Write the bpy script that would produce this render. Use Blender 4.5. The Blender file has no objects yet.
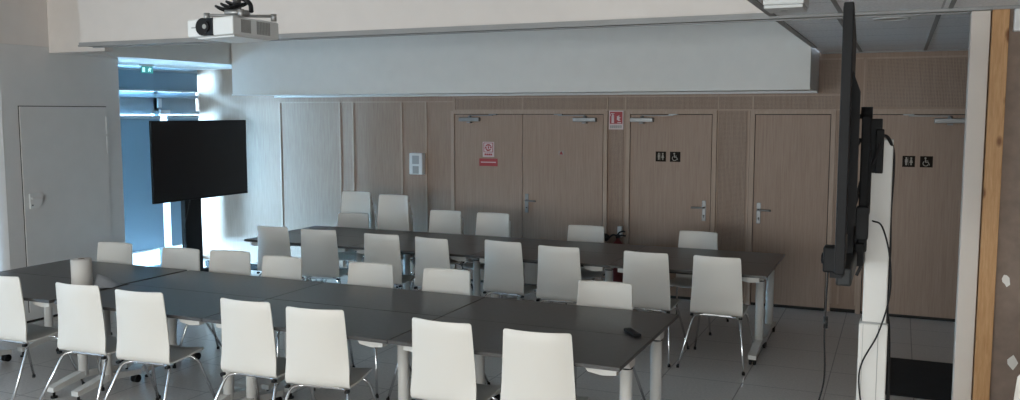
import bpy, bmesh, math, random
from mathutils import Vector, Matrix
random.seed(4)
PI = math.pi
scn = bpy.context.scene
C = scn.collection

# ------------------------------------------------------------------ materials
def lin(c):
    return tuple((x/12.92 if x <= .04045 else ((x+.055)/1.055)**2.4) for x in c) + (1.0,)
def mat(name, col, rough=.5, metal=0.0, spec=.5, bump=0.0, bscale=80, var=0.0, vscale=6, coat=0.0):
    m = bpy.data.materials.new(name); m.use_nodes = True
    nt = m.node_tree; b = nt.nodes['Principled BSDF']
    b.inputs['Base Color'].default_value = (*col, 1)
    b.inputs['Roughness'].default_value = rough
    b.inputs['Metallic'].default_value = metal
    b.inputs['Specular IOR Level'].default_value = spec
    b.inputs['Coat Weight'].default_value = coat
    tc = nt.nodes.new('ShaderNodeTexCoord')
    if var > 0:
        n = nt.nodes.new('ShaderNodeTexNoise'); n.inputs['Scale'].default_value = vscale; n.inputs['Detail'].default_value = 4
        nt.links.new(tc.outputs['Object'], n.inputs['Vector'])
        r = nt.nodes.new('ShaderNodeValToRGB')
        r.color_ramp.elements[0].position = .3; r.color_ramp.elements[1].position = .7
        r.color_ramp.elements[0].color = (*[c*(1-var) for c in col], 1)
        r.color_ramp.elements[1].color = (*[min(1, c*(1+var)) for c in col], 1)
        nt.links.new(n.outputs['Fac'], r.inputs['Fac']); nt.links.new(r.outputs['Color'], b.inputs['Base Color'])
    if bump > 0:
        n2 = nt.nodes.new('ShaderNodeTexNoise'); n2.inputs['Scale'].default_value = bscale; n2.inputs['Detail'].default_value = 3
        nt.links.new(tc.outputs['Object'], n2.inputs['Vector'])
        bp = nt.nodes.new('ShaderNodeBump'); bp.inputs['Strength'].default_value = bump; bp.inputs['Distance'].default_value = .002
        nt.links.new(n2.outputs['Fac'], bp.inputs['Height']); nt.links.new(bp.outputs['Normal'], b.inputs['Normal'])
    return m

def wood(name, c1, c2, scale=(9, 9, .55), rough=.5, nscale=6.0, perf=False, knots=False):
    m = bpy.data.materials.new(name); m.use_nodes = True
    nt = m.node_tree; b = nt.nodes['Principled BSDF']; b.inputs['Roughness'].default_value = rough
    b.inputs['Specular IOR Level'].default_value = .3
    tc = nt.nodes.new('ShaderNodeTexCoord'); mp = nt.nodes.new('ShaderNodeMapping')
    mp.inputs['Scale'].default_value = scale
    nt.links.new(tc.outputs['Object'], mp.inputs['Vector'])
    n = nt.nodes.new('ShaderNodeTexNoise'); n.inputs['Scale'].default_value = nscale
    n.inputs['Detail'].default_value = 6; n.inputs['Roughness'].default_value = .62; n.inputs['Distortion'].default_value = .4
    nt.links.new(mp.outputs['Vector'], n.inputs['Vector'])
    r = nt.nodes.new('ShaderNodeValToRGB')
    r.color_ramp.elements[0].position = .32; r.color_ramp.elements[1].position = .68
    r.color_ramp.elements[0].color = (*c1, 1); r.color_ramp.elements[1].color = (*c2, 1)
    nt.links.new(n.outputs['Fac'], r.inputs['Fac'])
    out = r.outputs['Color']
    if perf:   # small drilled holes of the acoustic panels
        mp2 = nt.nodes.new('ShaderNodeMapping'); mp2.inputs['Scale'].default_value = (1, 0, 1)
        nt.links.new(tc.outputs['Object'], mp2.inputs['Vector'])
        v = nt.nodes.new('ShaderNodeTexVoronoi'); v.inputs['Scale'].default_value = 75; v.inputs['Randomness'].default_value = 0.12
        nt.links.new(mp2.outputs['Vector'], v.inputs['Vector'])
        rr = nt.nodes.new('ShaderNodeValToRGB'); rr.color_ramp.elements[0].position = .22; rr.color_ramp.elements[1].position = .34
        rr.color_ramp.elements[0].color = (.45, .45, .45, 1); rr.color_ramp.elements[1].color = (1, 1, 1, 1)
        nt.links.new(v.outputs['Distance'], rr.inputs['Fac'])
        mx = nt.nodes.new('ShaderNodeMix'); mx.data_type = 'RGBA'; mx.blend_type = 'MULTIPLY'; mx.inputs['Factor'].default_value = 1
        nt.links.new(out, mx.inputs['A']); nt.links.new(rr.outputs['Color'], mx.inputs['B']); out = mx.outputs['Result']
    if knots:
        v = nt.nodes.new('ShaderNodeTexVoronoi'); v.inputs['Scale'].default_value = 6.5
        mp3 = nt.nodes.new('ShaderNodeMapping'); mp3.inputs['Scale'].default_value = (1.6, 1, .8)
        nt.links.new(tc.outputs['Object'], mp3.inputs['Vector']); nt.links.new(mp3.outputs['Vector'], v.inputs['Vector'])
        rr = nt.nodes.new('ShaderNodeValToRGB'); rr.color_ramp.elements[0].position = .10; rr.color_ramp.elements[1].position = .22
        rr.color_ramp.elements[0].color = (.35, .24, .16, 1); rr.color_ramp.elements[1].color = (1, 1, 1, 1)
        nt.links.new(v.outputs['Distance'], rr.inputs['Fac'])
        mx = nt.nodes.new('ShaderNodeMix'); mx.data_type = 'RGBA'; mx.blend_type = 'MULTIPLY'; mx.inputs['Factor'].default_value = 1
        nt.links.new(out, mx.inputs['A']); nt.links.new(rr.outputs['Color'], mx.inputs['B']); out = mx.outputs['Result']
    nt.links.new(out, b.inputs['Base Color'])
    return m

def tiles(name, col, grout, sx, sy, width, ox=0, oy=0, rough=.45, plank=None):
    m = bpy.data.materials.new(name); m.use_nodes = True
    nt = m.node_tree; b = nt.nodes['Principled BSDF']; b.inputs['Roughness'].default_value = rough
    tc = nt.nodes.new('ShaderNodeTexCoord'); sp = nt.nodes.new('ShaderNodeSeparateXYZ')
    nt.links.new(tc.outputs['Object'], sp.inputs['Vector'])
    def edge(sock, s, o, w):
        a = nt.nodes.new('ShaderNodeMath'); a.operation = 'ADD'; a.inputs[1].default_value = -o + 100*s
        nt.links.new(sock, a.inputs[0])
        d = nt.nodes.new('ShaderNodeMath'); d.operation = 'MODULO'; d.inputs[1].default_value = s
        nt.links.new(a.outputs[0], d.inputs[0])
        l = nt.nodes.new('ShaderNodeMath'); l.operation = 'LESS_THAN'; l.inputs[1].default_value = w
        nt.links.new(d.outputs[0], l.inputs[0]); return l.outputs[0]
    e1 = edge(sp.outputs['X'], sx, ox, width); e2 = edge(sp.outputs['Y'], sy, oy, width)
    mxm = nt.nodes.new('ShaderNodeMath'); mxm.operation = 'MAXIMUM'
    nt.links.new(e1, mxm.inputs[0]); nt.links.new(e2, mxm.inputs[1])
    n = nt.nodes.new('ShaderNodeTexNoise'); n.inputs['Scale'].default_value = 55; n.inputs['Detail'].default_value = 5
    nt.links.new(tc.outputs['Object'], n.inputs['Vector'])
    r = nt.nodes.new('ShaderNodeValToRGB'); r.color_ramp.elements[0].position = .3; r.color_ramp.elements[1].position = .7
    r.color_ramp.elements[0].color = (*[c*.88 for c in col], 1); r.color_ramp.elements[1].color = (*[c*1.1 for c in col], 1)
    nt.links.new(n.outputs['Fac'], r.inputs['Fac'])
    mx = nt.nodes.new('ShaderNodeMix'); mx.data_type = 'RGBA'
    mx.inputs['B'].default_value = (*grout, 1)
    nt.links.new(mxm.outputs[0], mx.inputs['Factor']); nt.links.new(r.outputs['Color'], mx.inputs['A'])
    nt.links.new(mx.outputs['Result'], b.inputs['Base Color'])
    return m

def emis(name, col, s):
    m = bpy.data.materials.new(name); m.use_nodes = True
    b = m.node_tree.nodes['Principled BSDF']
    b.inputs['Base Color'].default_value = (*col, 1)
    b.inputs['Emission Color'].default_value = (*col, 1); b.inputs['Emission Strength'].default_value = s
    return m

def blindmat(name, col, tr):
    m = bpy.data.materials.new(name); m.use_nodes = True
    nt = m.node_tree; nt.nodes.remove(nt.nodes['Principled BSDF'])
    d = nt.nodes.new('ShaderNodeBsdfDiffuse'); d.inputs['Color'].default_value = (*col, 1)
    t = nt.nodes.new('ShaderNodeBsdfTranslucent'); t.inputs['Color'].default_value = (*tr, 1)
    a = nt.nodes.new('ShaderNodeAddShader')
    nt.links.new(d.outputs[0], a.inputs[0]); nt.links.new(t.outputs[0], a.inputs[1])
    nt.links.new(a.outputs[0], nt.nodes['Material Output'].inputs['Surface'])
    return m

def glassmat():
    m = bpy.data.materials.new('window_glass'); m.use_nodes = True
    nt = m.node_tree; nt.nodes.remove(nt.nodes['Principled BSDF'])
    t = nt.nodes.new('ShaderNodeBsdfTransparent'); t.inputs['Color'].default_value = (.86, .93, .95, 1)
    g = nt.nodes.new('ShaderNodeBsdfGlossy'); g.inputs['Roughness'].default_value = .05
    x = nt.nodes.new('ShaderNodeMixShader'); x.inputs[0].default_value = .06
    nt.links.new(t.outputs[0], x.inputs[1]); nt.links.new(g.outputs[0], x.inputs[2])
    nt.links.new(x.outputs[0], nt.nodes['Material Output'].inputs['Surface'])
    return m

M = dict(
 shell=mat('white_laminate', (.74, .70, .645), .42, bump=.05, bscale=40),
 chrome=mat('chrome', (.72, .72, .73), .16, 1.0, var=.05),
 blackp=mat('black_plastic', (.012, .012, .013), .5, spec=.25, var=.1),
 table=mat('dark_grey_laminate', (.062, .058, .056), .34, var=.12, vscale=30, bump=.04),
 tedge=mat('tabletop_edge_band', (.030, .029, .028), .5, var=.1),
 wsteel=mat('white_powder_coat', (.62, .60, .57), .42, var=.04),
 plaster=mat('white_plaster', (.70, .68, .65), .85, bump=.15, bscale=120, var=.02),
 cream=mat('cream_plaster', (.70, .64, .60), .85, bump=.15, bscale=120, var=.02),
 closet=mat('grey_white_paint', (.64, .62, .605), .6, bump=.05, var=.02),
 trimg=mat('grey_aluminium', (.36, .36, .36), .4, .6, var=.05),
 alum=mat('brushed_steel', (.22, .22, .22), .42, .7, var=.06),
 whitepl=mat('white_plastic', (.66, .66, .65), .4, var=.03),
 greyvent=mat('vent_grey', (.30, .30, .29), .6, var=.1),
 screen=mat('television_screen', (.006, .006, .008), .32, spec=.3, var=.1),
 bezel=mat('black_metal', (.008, .008, .009), .55, spec=.18, var=.1),
 bezelgrey=mat('grey_metal_rim', (.02, .021, .022), .5, spec=.25, var=.1),
 mat_=mat('black_carpet', (.012, .012, .013), .95, bump=.6, bscale=300, var=.2),
 red=mat('red_enamel', (.12, .010, .010), .4, var=.1),
 signred=mat('sign_red', (.34, .025, .03), .5, var=.05),
 signwhite=mat('sign_white', (.62, .50, .50), .5, var=.03),
 signdark=mat('sign_dark_brown', (.018, .013, .010), .8, spec=.1, var=.1),
 signlight=mat('sign_pale', (.30, .26, .22), .5, var=.05),
 paper=mat('paper', (.66, .62, .58), .9, bump=.5, bscale=140, var=.03),
 papershade=mat('shaded_paper', (.30, .31, .33), .9, bump=.3, bscale=100, var=.05),  # shade of the loose sheet put into a greyer copy of the paper colour
 card=mat('cardboard', (.20, .13, .08), .9, var=.1),
 brown=mat('brown_board', (.23, .17, .135), .85, bump=.3, bscale=60, var=.12, vscale=14),
 postp=mat('warm_white_paint', (.66, .59, .53), .7, var=.02),
 steelgrey=mat('grey_painted_rail', (.30, .295, .29), .6, var=.04),
 hole=mat('dark_gap', (.02, .018, .016), .9, var=.1),
 oak=wood('oak_veneer', (.275, .186, .138), (.345, .242, .184)),
 oakdoor=wood('oak_door_veneer', (.29, .196, .145), (.365, .256, .195), scale=(14, 9, .5)),
 oakperf=wood('perforated_oak', (.285, .195, .145), (.35, .25, .19), perf=True),
 oaktrim=wood('oak_batten', (.35, .25, .19), (.42, .31, .24)),
 pine=wood('raw_pine', (.42, .215, .085), (.56, .32, .15), scale=(12, 12, 1.1), knots=True),
 floor=tiles('grey_floor_tiles', (.58, .54, .51), (.26, .23, .22), .6, .6, .008, .16, .2, rough=.33),
 ctile=tiles('ceiling_tiles', (.86, .86, .87), (.5, .5, .51), 4.2, .6, .012, .19, 6.5, rough=.9),
 blind=blindmat('blue_grey_roller_blind', (.17, .22, .27), (.019, .024, .026)),
 glass=glassmat(),
 frame=mat('window_frame_paint', (.30, .36, .40), .4, .3, var=.03),
 exitg=emis('exit_sign_green', (.05, .30, .28), .45),
 exitw=emis('exit_sign_white', (.45, .80, .80), .9),
 led=emis('status_light', (.9, .9, .85), 1.0),
)

# ------------------------------------------------------------------ mesh helpers
def box(bm, x0, x1, y0, y1, z0, z1, bev=0.0):
    vs = [bm.verts.new((x, y, z)) for x in (x0, x1) for y in (y0, y1) for z in (z0, z1)]
    f = [(0, 1, 3, 2), (4, 6, 7, 5), (0, 4, 5, 1), (2, 3, 7, 6), (0, 2, 6, 4), (1, 5, 7, 3)]
    fs = [bm.faces.new([vs[i] for i in q]) for q in f]
    if bev > 0:
        es = list({e for q in fs for e in q.edges})
        bmesh.ops.bevel(bm, geom=es, offset=bev, segments=2, affect='EDGES', profile=.5)
def tube(bm, pts, r, n=10, cap=True, smooth=True):
    pts = [Vector(p) for p in pts]
    rr = r if isinstance(r, (list, tuple)) else [r]*len(pts)
    rings = []; ref = None
    for i, p in enumerate(pts):
        t = (pts[min(i+1, len(pts)-1)] - pts[max(i-1, 0)]).normalized()
        if ref is None:
            ref = Vector((0, 0, 1)) if abs(t.z) < .9 else Vector((1, 0, 0))
        a = (ref - t*ref.dot(t)).normalized(); ref = a; b = t.cross(a)
        rings.append([bm.verts.new(p + (a*math.cos(2*PI*k/n) + b*math.sin(2*PI*k/n))*rr[i]) for k in range(n)])
    for i in range(len(rings)-1):
        for k in range(n):
            f = bm.faces.new([rings[i][k], rings[i][(k+1) % n], rings[i+1][(k+1) % n], rings[i+1][k]]); f.smooth = smooth
    if cap:
        bm.faces.new(rings[0][::-1]); bm.faces.new(rings[-1])
def cyl(bm, p0, p1, r, n=16, r1=None):
    tube(bm, [p0, p1], [r, r if r1 is None else r1], n)
def prism(bm, poly, axis, a, b):
    """poly: 2D points; axis 'x','y','z' extruded from a to b"""
    def P(u, v, w):
        return {'x': (w, u, v), 'y': (u, w, v), 'z': (u, v, w)}[axis]
    A = [bm.verts.new(P(u, v, a)) for u, v in poly]; B = [bm.verts.new(P(u, v, b)) for u, v in poly]
    n = len(poly)
    for i in range(n):
        bm.faces.new([A[i], A[(i+1) % n], B[(i+1) % n], B[i]])
    bm.faces.new(A[::-1]); bm.faces.new(B)
def smoothpath(pts, n=8):
    """Catmull-Rom through the points"""
    P = [Vector(p) for p in pts]; P = [P[0]*2-P[1]] + P + [P[-1]*2-P[-2]]; out = []
    for i in range(1, len(P)-2):
        for k in range(n):
            t = k/n
            out.append(.5*((2*P[i]) + (-P[i-1]+P[i+1])*t + (2*P[i-1]-5*P[i]+4*P[i+1]-P[i+2])*t*t + (-P[i-1]+3*P[i]-3*P[i+1]+P[i+2])*t**3))
    out.append(P[-2]); return out
def obj(name, bm, m, parent=None, label=None):
    bmesh.ops.recalc_face_normals(bm, faces=bm.faces)
    me = bpy.data.meshes.new(name); bm.to_mesh(me); bm.free()
    for x in (m if isinstance(m, (list, tuple)) else [m]): me.materials.append(x)
    o = bpy.data.objects.new(name, me); C.objects.link(o)
    if parent: o.parent = parent
    if label: o['label'] = label
    return o
def B(name, m, parent, *boxes, bev=0.0, label=None):
    bm = bmesh.new()
    for b in boxes: box(bm, *b, bev=bev)
    return obj(name, bm, m, parent, label)
def thing(name, label, cat, loc=(0, 0, 0), rz=0.0, group=None):
    o = bpy.data.objects.new(name, None); C.objects.link(o)
    o.empty_display_size = .1
    o.location = loc; o.rotation_euler = (0, 0, rz); o['label'] = label; o['category'] = cat
    if group: o['group'] = group
    return o
def tag(o, label, cat, group=None):
    o['label'] = label; o['category'] = cat
    if group: o['group'] = group
    return o
def struct(name, bm, m, parent=None):
    o = obj(name, bm, m, parent)
    if parent is None: o['kind'] = 'structure'
    return o
def SB(name, m, *boxes, parent=None, bev=0.0):
    bm = bmesh.new()
    for b in boxes: box(bm, *b, bev=bev)
    return struct(name, bm, m, parent)
def sempty(name, loc=(0, 0, 0)):
    o = bpy.data.objects.new(name, None); C.objects.link(o); o.location = loc; o['kind'] = 'structure'; return o
def dup(root, loc, rz, label, group=None):
    r = root.copy(); C.objects.link(r); r.location = loc; r.rotation_euler = (0, 0, rz); r['label'] = label
    if group: r['group'] = group
    for ch in list(root.children):
        c = ch.copy(); C.objects.link(c); c.parent = r
        for g in list(ch.children):
            d = g.copy(); C.objects.link(d); d.parent = c
    return r

WY = 9.74     # wood wall plane
XW = -9.0     # window wall plane
XC = -7.8     # closet front plane
ZT = 2.67     # tiled ceiling
XT = -.77     # left edge of the tiled ceiling
YP = 5.9      # partition track plane

# ------------------------------------------------------------------ room shell
SB('floor', M['floor'], (-9.3, 2.6, -6.2, 9.95, -.06, 0))
SB('ceiling', M['plaster'], (-9.3, XT, -6.2, 9.95, 3.3, 3.36), (XT-.02, XT, YP+.13, 8.8, ZT+.03, 3.3), (XT-.02, XT, -6.2, YP, ZT+.03, 3.3))
SB('ceiling_tiles', M['ctile'], (XT, 2.6, YP+.12, 9.78, ZT, ZT+.03), (XT, 2.6, -6.2, YP, ZT, ZT+.03))
# grid bars of the tiled ceiling
gb = sempty('trim_1')
def bars(*a): return SB('ceiling_bar', M['steelgrey'], *a, parent=gb)
bars((XT-.012, XT+.03, YP+.12, 8.85, ZT-.008, ZT+.001))
bars((XT-.012, XT+.03, -6.0, YP, ZT-.008, ZT+.001))
for x in (.19, -.41+.02, .79, 1.39, 1.99):
    bars((x-.014, x+.014, YP+.12, 9.7, ZT-.006, ZT+.001))
for x in (-.36, .24, .84, 1.44, 2.04):
    bars((x-.012, x+.012, -6.0, YP, ZT-.006, ZT+.001))
bars((XT, 2.6, 9.66, 9.72, ZT-.012, ZT+.001))

# cream wall over the partition track, with its pilaster
bm = bmesh.new(); box(bm, -6.79, XT, YP, YP+.12, ZT+.02, 3.3); box(bm, XC-.1, -7.05, 6.4, 6.5, 2.655, 3.3)
box(bm, -9.2, XC, YP-.05, 6.5, 2.713, 3.3)
struct('wall_beam', bm, M['cream'])
SB('trim_2', M['steelgrey'], (-6.79, 2.6, YP-.02, YP+.14, ZT-.012, ZT+.018), (-6.79, 2.6, YP-.03, YP-.012, ZT-.02, ZT-.004), (-6.79, 2.6, YP+.13, YP+.148, ZT-.02, ZT-.004))

# soffit over the wood wall
SB('wall_soffit', M['plaster'], (-7.58, XT-.02, 8.8, 9.86, 2.285, 3.3))
SB('trim_3', M['closet'], (-7.58, XT-.02, 9.60, 9.73, 2.262, 2.284))
SB('trim_4', M['plaster'], (-7.58, XT-.015, 8.785, 8.8, 2.275, 2.295))
# bulkhead over the windows
SB('wall_bulkhead', M['plaster'], (-9.25, -7.6, 6.5, 9.86, 2.655, 3.3))

# wood wall
SB('wall_back', M['oak'], (-9.3, 2.6, WY, WY+.2, 0, 3.3))
wb = sempty('trim_5')     # battens and acoustic panels of the wood wall
def batten(x0, x1, z0, z1): return SB('batten', M['oaktrim'], (x0, x1, WY-.012, WY-.0005, z0, z1), parent=wb)
def perf(x0, x1, z0, z1): return SB('acoustic_panel', M['oakperf'], (x0, x1, WY-.008, WY-.0005, z0, z1), parent=wb)
for x in (-7.60, -6.65, -6.45, -5.73, -5.38):
    batten(x-.013, x+.013, .06, 2.19)
batten(-7.6, -4.99, 2.19, 2.205)
batten(-5.0, 1.6, 2.085, 2.10); batten(-5.0, -.5, 2.235, 2.25)
for x in (-4.985, -4.08, -3.045, -2.83, -1.80, -1.44, -.52, -.38):
    batten(x-.009, x+.009, 2.10, 2.24)
for a, b in ((-4.97, -4.09), (-4.07, -3.06), (-3.03, -2.84), (-2.82, -1.81), (-1.79, -1.45), (-1.43, -.62)):
    perf(a, b, 2.105, 2.23)
perf(-3.015, -2.855, .08, 2.08); perf(-1.79, -1.50, .08, 2.08)
for x in (-1.80, -1.475, -.60, -.53, -.36): batten(x-.008, x+.008, .08, 2.085)
batten(-.52, -.504, 2.25, 2.62); batten(-.36, -.344, 2.1, 2.62); batten(-.80, 1.6, 2.60, 2.615)
perf(-.33, .86, 2.12, 2.59); perf(-.74, -.53, 2.26, 2.59)
SB('baseboard_back', M['hole'], (-7.6, -4.98, WY-.014, WY-.001, 0, .035), (-1.80, -1.49, WY-.014, WY-.001, 0, .035), (-.6, -.36, WY-.014, WY-.001, 0, .035))

# doors
def leafdoor(n, x0, x1, handle=None, hdir=1, ztop=2.04, frame=True, leaf2=None):
    d = sempty('door_%d' % n, (x0, WY, 0))
    d_ = lambda nm, m, *bx, bev=0: SB(nm, m, *[(a-x0, b-x0, c-WY, e-WY, f, g) for a, b, c, e, f, g in bx], parent=d, bev=bev)
    xe = leaf2 or x1
    d_('door_frame', M['oaktrim'], (x0-.055, x0-.008, WY-.035, WY-.001, 0, ztop+.045), (xe+.008, xe+.055, WY-.035, WY-.001, 0, ztop+.045), (x0-.008, xe+.008, WY-.035, WY-.001, ztop+.008, ztop+.045))
    d_('door_gap', M['hole'], (x0-.008, xe+.008, WY-.006, WY-.001, 0, ztop+.008))
    d_('door_leaf', M['oakdoor'], (x0, x1, WY-.028, WY-.006, .012, ztop))
    if leaf2: d_('door_leaf', M['oakdoor'], (x1+.007, leaf2, WY-.028, WY-.006, .012, ztop))
    d_('kick_strip', M['hole'], (x0, xe, WY-.031, WY-.028, .0, .03))
    if handle is not None:
        bm = bmesh.new()
        box(bm, handle-.022-x0, handle+.022-x0, -.036, -.028, .885, 1.11, bev=.003)
        h = struct('handle_plate', bm, M['alum'], d)
        bm = bmesh.new()
        p = smoothpath([(handle-x0, -.034, 1.035), (handle-x0, -.075, 1.035), (handle-x0+hdir*.02, -.085, 1.035), (handle-x0+hdir*.13, -.083, 1.033)], 5)
        tube(bm, p, .0105, 8)
        struct('lever', bm, M['alum'], h)
        bm = bmesh.new(); cyl(bm, (handle-x0, -.036, .945), (handle-x0, -.0385, .945), .009, 10)
        box(bm, handle-x0-.004, handle-x0+.004, -.0385, -.036, .922, .945)
        struct('keyhole', bm, M['hole'], h)
    return d
leafdoor(1, -4.97, -4.082, None, leaf2=-3.09)
# handle of the double door sits on the right leaf
def handle_on(d, x, hdir):
    ox = d.location.x
    bm = bmesh.new(); box(bm, x-.022-ox, x+.022-ox, -.036, -.028, .885, 1.11, bev=.003); h = struct('handle_plate', bm, M['alum'], d)
    bm = bmesh.new(); tube(bm, smoothpath([(x-ox, -.034, 1.03), (x-ox, -.075, 1.03), (x-ox+hdir*.02, -.085, 1.03), (x-ox+hdir*.13, -.083, 1.028)], 5), .0105, 8)
    struct('lever', bm, M['alum'], h)
    bm = bmesh.new(); cyl(bm, (x-ox, -.036, .945), (x-ox, -.0385, .945), .009, 10); struct('keyhole', bm, M['hole'], h)
handle_on(bpy.data.objects['door_1'], -4.02, 1)
leafdoor(2, -2.765, -1.865, -1.93, -1)
leafdoor(3, -1.405, -.66, -1.35, 1)
leafdoor(4, -.30, .66, None)

def closer(x0, x1, xa, za=2.043, group='door closers', label=''):
    t = thing('door_closer', label, 'door closer', (x0, WY-.03, 1.985), 0, group)
    L = x1-x0
    bm = bmesh.new(); box(bm, 0, L, -.062, -.002, -.026, .022, bev=.006); obj('closer_body', bm, M['alum'], t)
    c = L/2; bm = bmesh.new(); cyl(bm, (c, -.03, .020), (c, -.03, .042), .02, 12); obj('pivot', bm, M['alum'], t)
    bm = bmesh.new(); box(bm, c-.025, c+.025, -.068, -.002, -.045, -.031, bev=.003); obj('valve_cover', bm, M['steelgrey'], t)
    e = xa-x0
    bm = bmesh.new(); box(bm, min(c, e), max(c, e), -.038, -.022, .040, .050, bev=.002); obj('arm', bm, M['alum'], t)
    bm = bmesh.new(); box(bm, e-.05, e+.05, -.040, -.002, .050, .064, bev=.002); obj('arm_bracket', bm, M['alum'], t)
    return t
closer(-4.89, -4.62, -4.45, label='steel door closer on the left leaf, above the red notice')
closer(-3.43, -3.16, -3.62, label='steel door closer on the double door, just left of the extinguisher sign')
closer(-2.76, -2.50, -2.28, label='steel door closer just right of the extinguisher sign, over the toilet symbols')
closer(.30, .58, .07, label='steel door closer on the far right door, beside the white post')

# closet block with its door
SB('wall_closet', M['closet'], (-9.25, XC, YP-.05, 7.25, 0, 2.712))
SB('wall_left', M['cream'], (-9.25, XC, -6.2, -2.0, 0, 3.3), (-9.25, XC, 3.2, 3.4, 0, 2.7), (-9.25, XC, -2.0, 3.4, 2.5, 3.3), (-9.25, XC, -2.0, 3.2, 0, .1), (-9.25, XC, 3.4, YP-.05, 2.70, 3.3), (-9.25, -8.4, YP-.06, YP-.05, 0, 2.7))
cd = sempty('door_5', (XC, 6.02, 0))
SB('door_gap', M['hole'], (.0, .004, 0, 1.045, .1, 2.13), parent=cd)
SB('door_leaf', M['closet'], (.004, .014, .007, 1.038, .1, 2.122), parent=cd)
bm = bmesh.new()
prism(bm, [(.06, 1.125), (.06, 1.27), (.15, 1.275), (.215, 1.255), (.20, 1.18), (.15, 1.13)], 'x', .014, .030)
hp = struct('handle_plate', bm, M['whitepl'], cd)
SB('grip', M['closet'], (.030, .042, .075, .18, 1.215, 1.235), parent=hp); SB('keyhole', M['hole'], (.030, .032, .075, .09, 1.15, 1.165), parent=hp)
for z in (1.93, 1.72):
    SB('hinge', M['whitepl'], (.004, .022, 1.02, 1.05, z-.09, z+.09), parent=cd)
SB('baseboard_closet', M['hole'], (XC, XC+.006, YP-.05, 7.25, 0, .022))

# ------------------------------------------------------------------ windows (far left)
w1 = sempty('window_1', (XW, 7.25, 0))
def W(nm, m, *bx, bev=0): return SB(nm, m, *[(a-XW, b-XW, c-7.25, e-7.25, f, g) for a, b, c, e, f, g in bx], parent=w1, bev=bev)
W('window_frame', M['frame'], (XW-.06, XW+.0, 7.25, 9.74, 2.58, 2.66), (XW-.06, XW, 7.25, 9.74, 0, .05), (XW-.06, XW, 8.93, 9.0, .05, 2.58), (XW-.06, XW, 7.25, 7.31, .05, 2.58))
W('window_transom', M['frame'], (XW-.02, XW+.05, 7.25, 9.69, 2.26, 2.30), (XW-.06, XW+.0, 7.25, 9.69, 2.08, 2.335), (XW-.06, XW+.06, 7.25, 9.69, 2.045, 2.085))
W('window_pane', M['glass'], (XW-.035, XW-.028, 7.3, 9.7, .04, 2.6))
W('window_handle', M['whitepl'], (XW+.05, XW+.075, 8.93, 8.99, 2.13, 2.25), (XW+.05, XW+.09, 8.95, 9.12, 2.05, 2.10))
def roller(y0, y1, z0, z1, x, label, up=True):
    t = thing('roller_blind', label, 'blind', (x, (y0+y1)/2, z1), 0, 'roller blinds of the far windows')
    hy = (y1-y0)/2
    bm = bmesh.new(); box(bm, -.002, .002, -hy, hy, z0-z1, -.03); obj('blind_fabric', bm, M['blind'], t)
    bm = bmesh.new(); cyl(bm, (-.02, -hy-.01, -.03), (-.02, hy+.01, -.03), .026, 14); obj('blind_roller', bm, M['frame'], t)
    bm = bmesh.new(); box(bm, -.008, .008, -hy, hy, z0-z1-.022, z0-z1, bev=.003); obj('bottom_rail', bm, M['frame'], t)
    return t
roller(7.28, 9.60, 2.36, 2.64, -8.88, 'short blue-grey roller blind high under the ceiling, above the window rails')
roller(7.28, 8.90, .30, 2.03, -8.88, 'long blue-grey roller blind between the white closet and the bright vertical slit')
roller(9.03, 9.60, .30, 2.03, -8.88, 'narrow blue-grey roller blind behind the left television, beside the wood wall')
w4 = sempty('window_added_fill', (-8.0, -2.0, 0))  # unseen, unblinded window added to let bluish fill light in from the left
SB('window_frame', M['frame'], *[(-.06, 0, y, y+.06, .1, 2.5) for y in (0, 1.71, 3.42, 5.14)], (-.06, 0, 0, 5.2, .1, .16), (-.06, 0, 0, 5.2, 2.44, 2.5), parent=w4)
SB('window_pane', M['glass'], (-.035, -.028, .05, 5.15, .12, 2.48), parent=w4)
# neighbouring window, left of the closet
w2 = sempty('window_2', (-8.1, 3.4, 0))
SB('window_frame', M['frame'], (-.06, 0, 0, .06, 0, 2.7), (-.06, 0, 2.34, 2.40, 0, 2.7), (-.06, 0, .06, 2.34, 0, .06), (-.06, 0, .06, 2.34, 2.62, 2.7), parent=w2)
SB('window_pane', M['glass'], (-.035, -.028, .06, 2.34, .06, 2.62), parent=w2)
t = thing('roller_blind', 'blue blind at the left edge, on the other side of the closet', 'blind', (-7.98, 4.55, 2.6), 0)
bm = bmesh.new(); box(bm, -.002, .002, -1.19, 1.24, -2.5, -.03); obj('blind_fabric', bm, M['blind'], t)
bm = bmesh.new(); cyl(bm, (-.02, -1.2, -.03), (-.02, 1.23, -.03), .026, 14); obj('blind_roller', bm, M['frame'], t)

# rest of the near room (behind the camera)
SB('wall_right', M['cream'], (2.5, 2.7, -6.2, YP-.1, 0, 2.7), (2.5, 2.7, YP-.1, 9.9, 0, 2.7))
bm = bmesh.new()
box(bm, -9.3, 2.7, -6.4, -6.2, 0, .3); box(bm, -9.3, 2.7, -6.4, -6.2, 2.5, 3.36); box(bm, -9.3, -6.6, -6.4, -6.2, .3, 2.5); box(bm, 1.6, 2.7, -6.4, -6.2, .3, 2.5)
struct('wall_front', bm, M['cream'])
w3 = sempty('window_3', (-6.6, -6.3, .3))
SB('window_frame', M['frame'], (0, 8.2, -.03, .03, 0, .06), (0, 8.2, -.03, .03, 2.14, 2.2), *[(x, x+.06, -.03, .03, .06, 2.14) for x in (0, 1.63, 3.26, 4.9, 6.5, 8.14)], parent=w3)
SB('window_pane', M['glass'], (.02, 8.18, -.005, .0, .03, 2.17), parent=w3)

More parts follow.
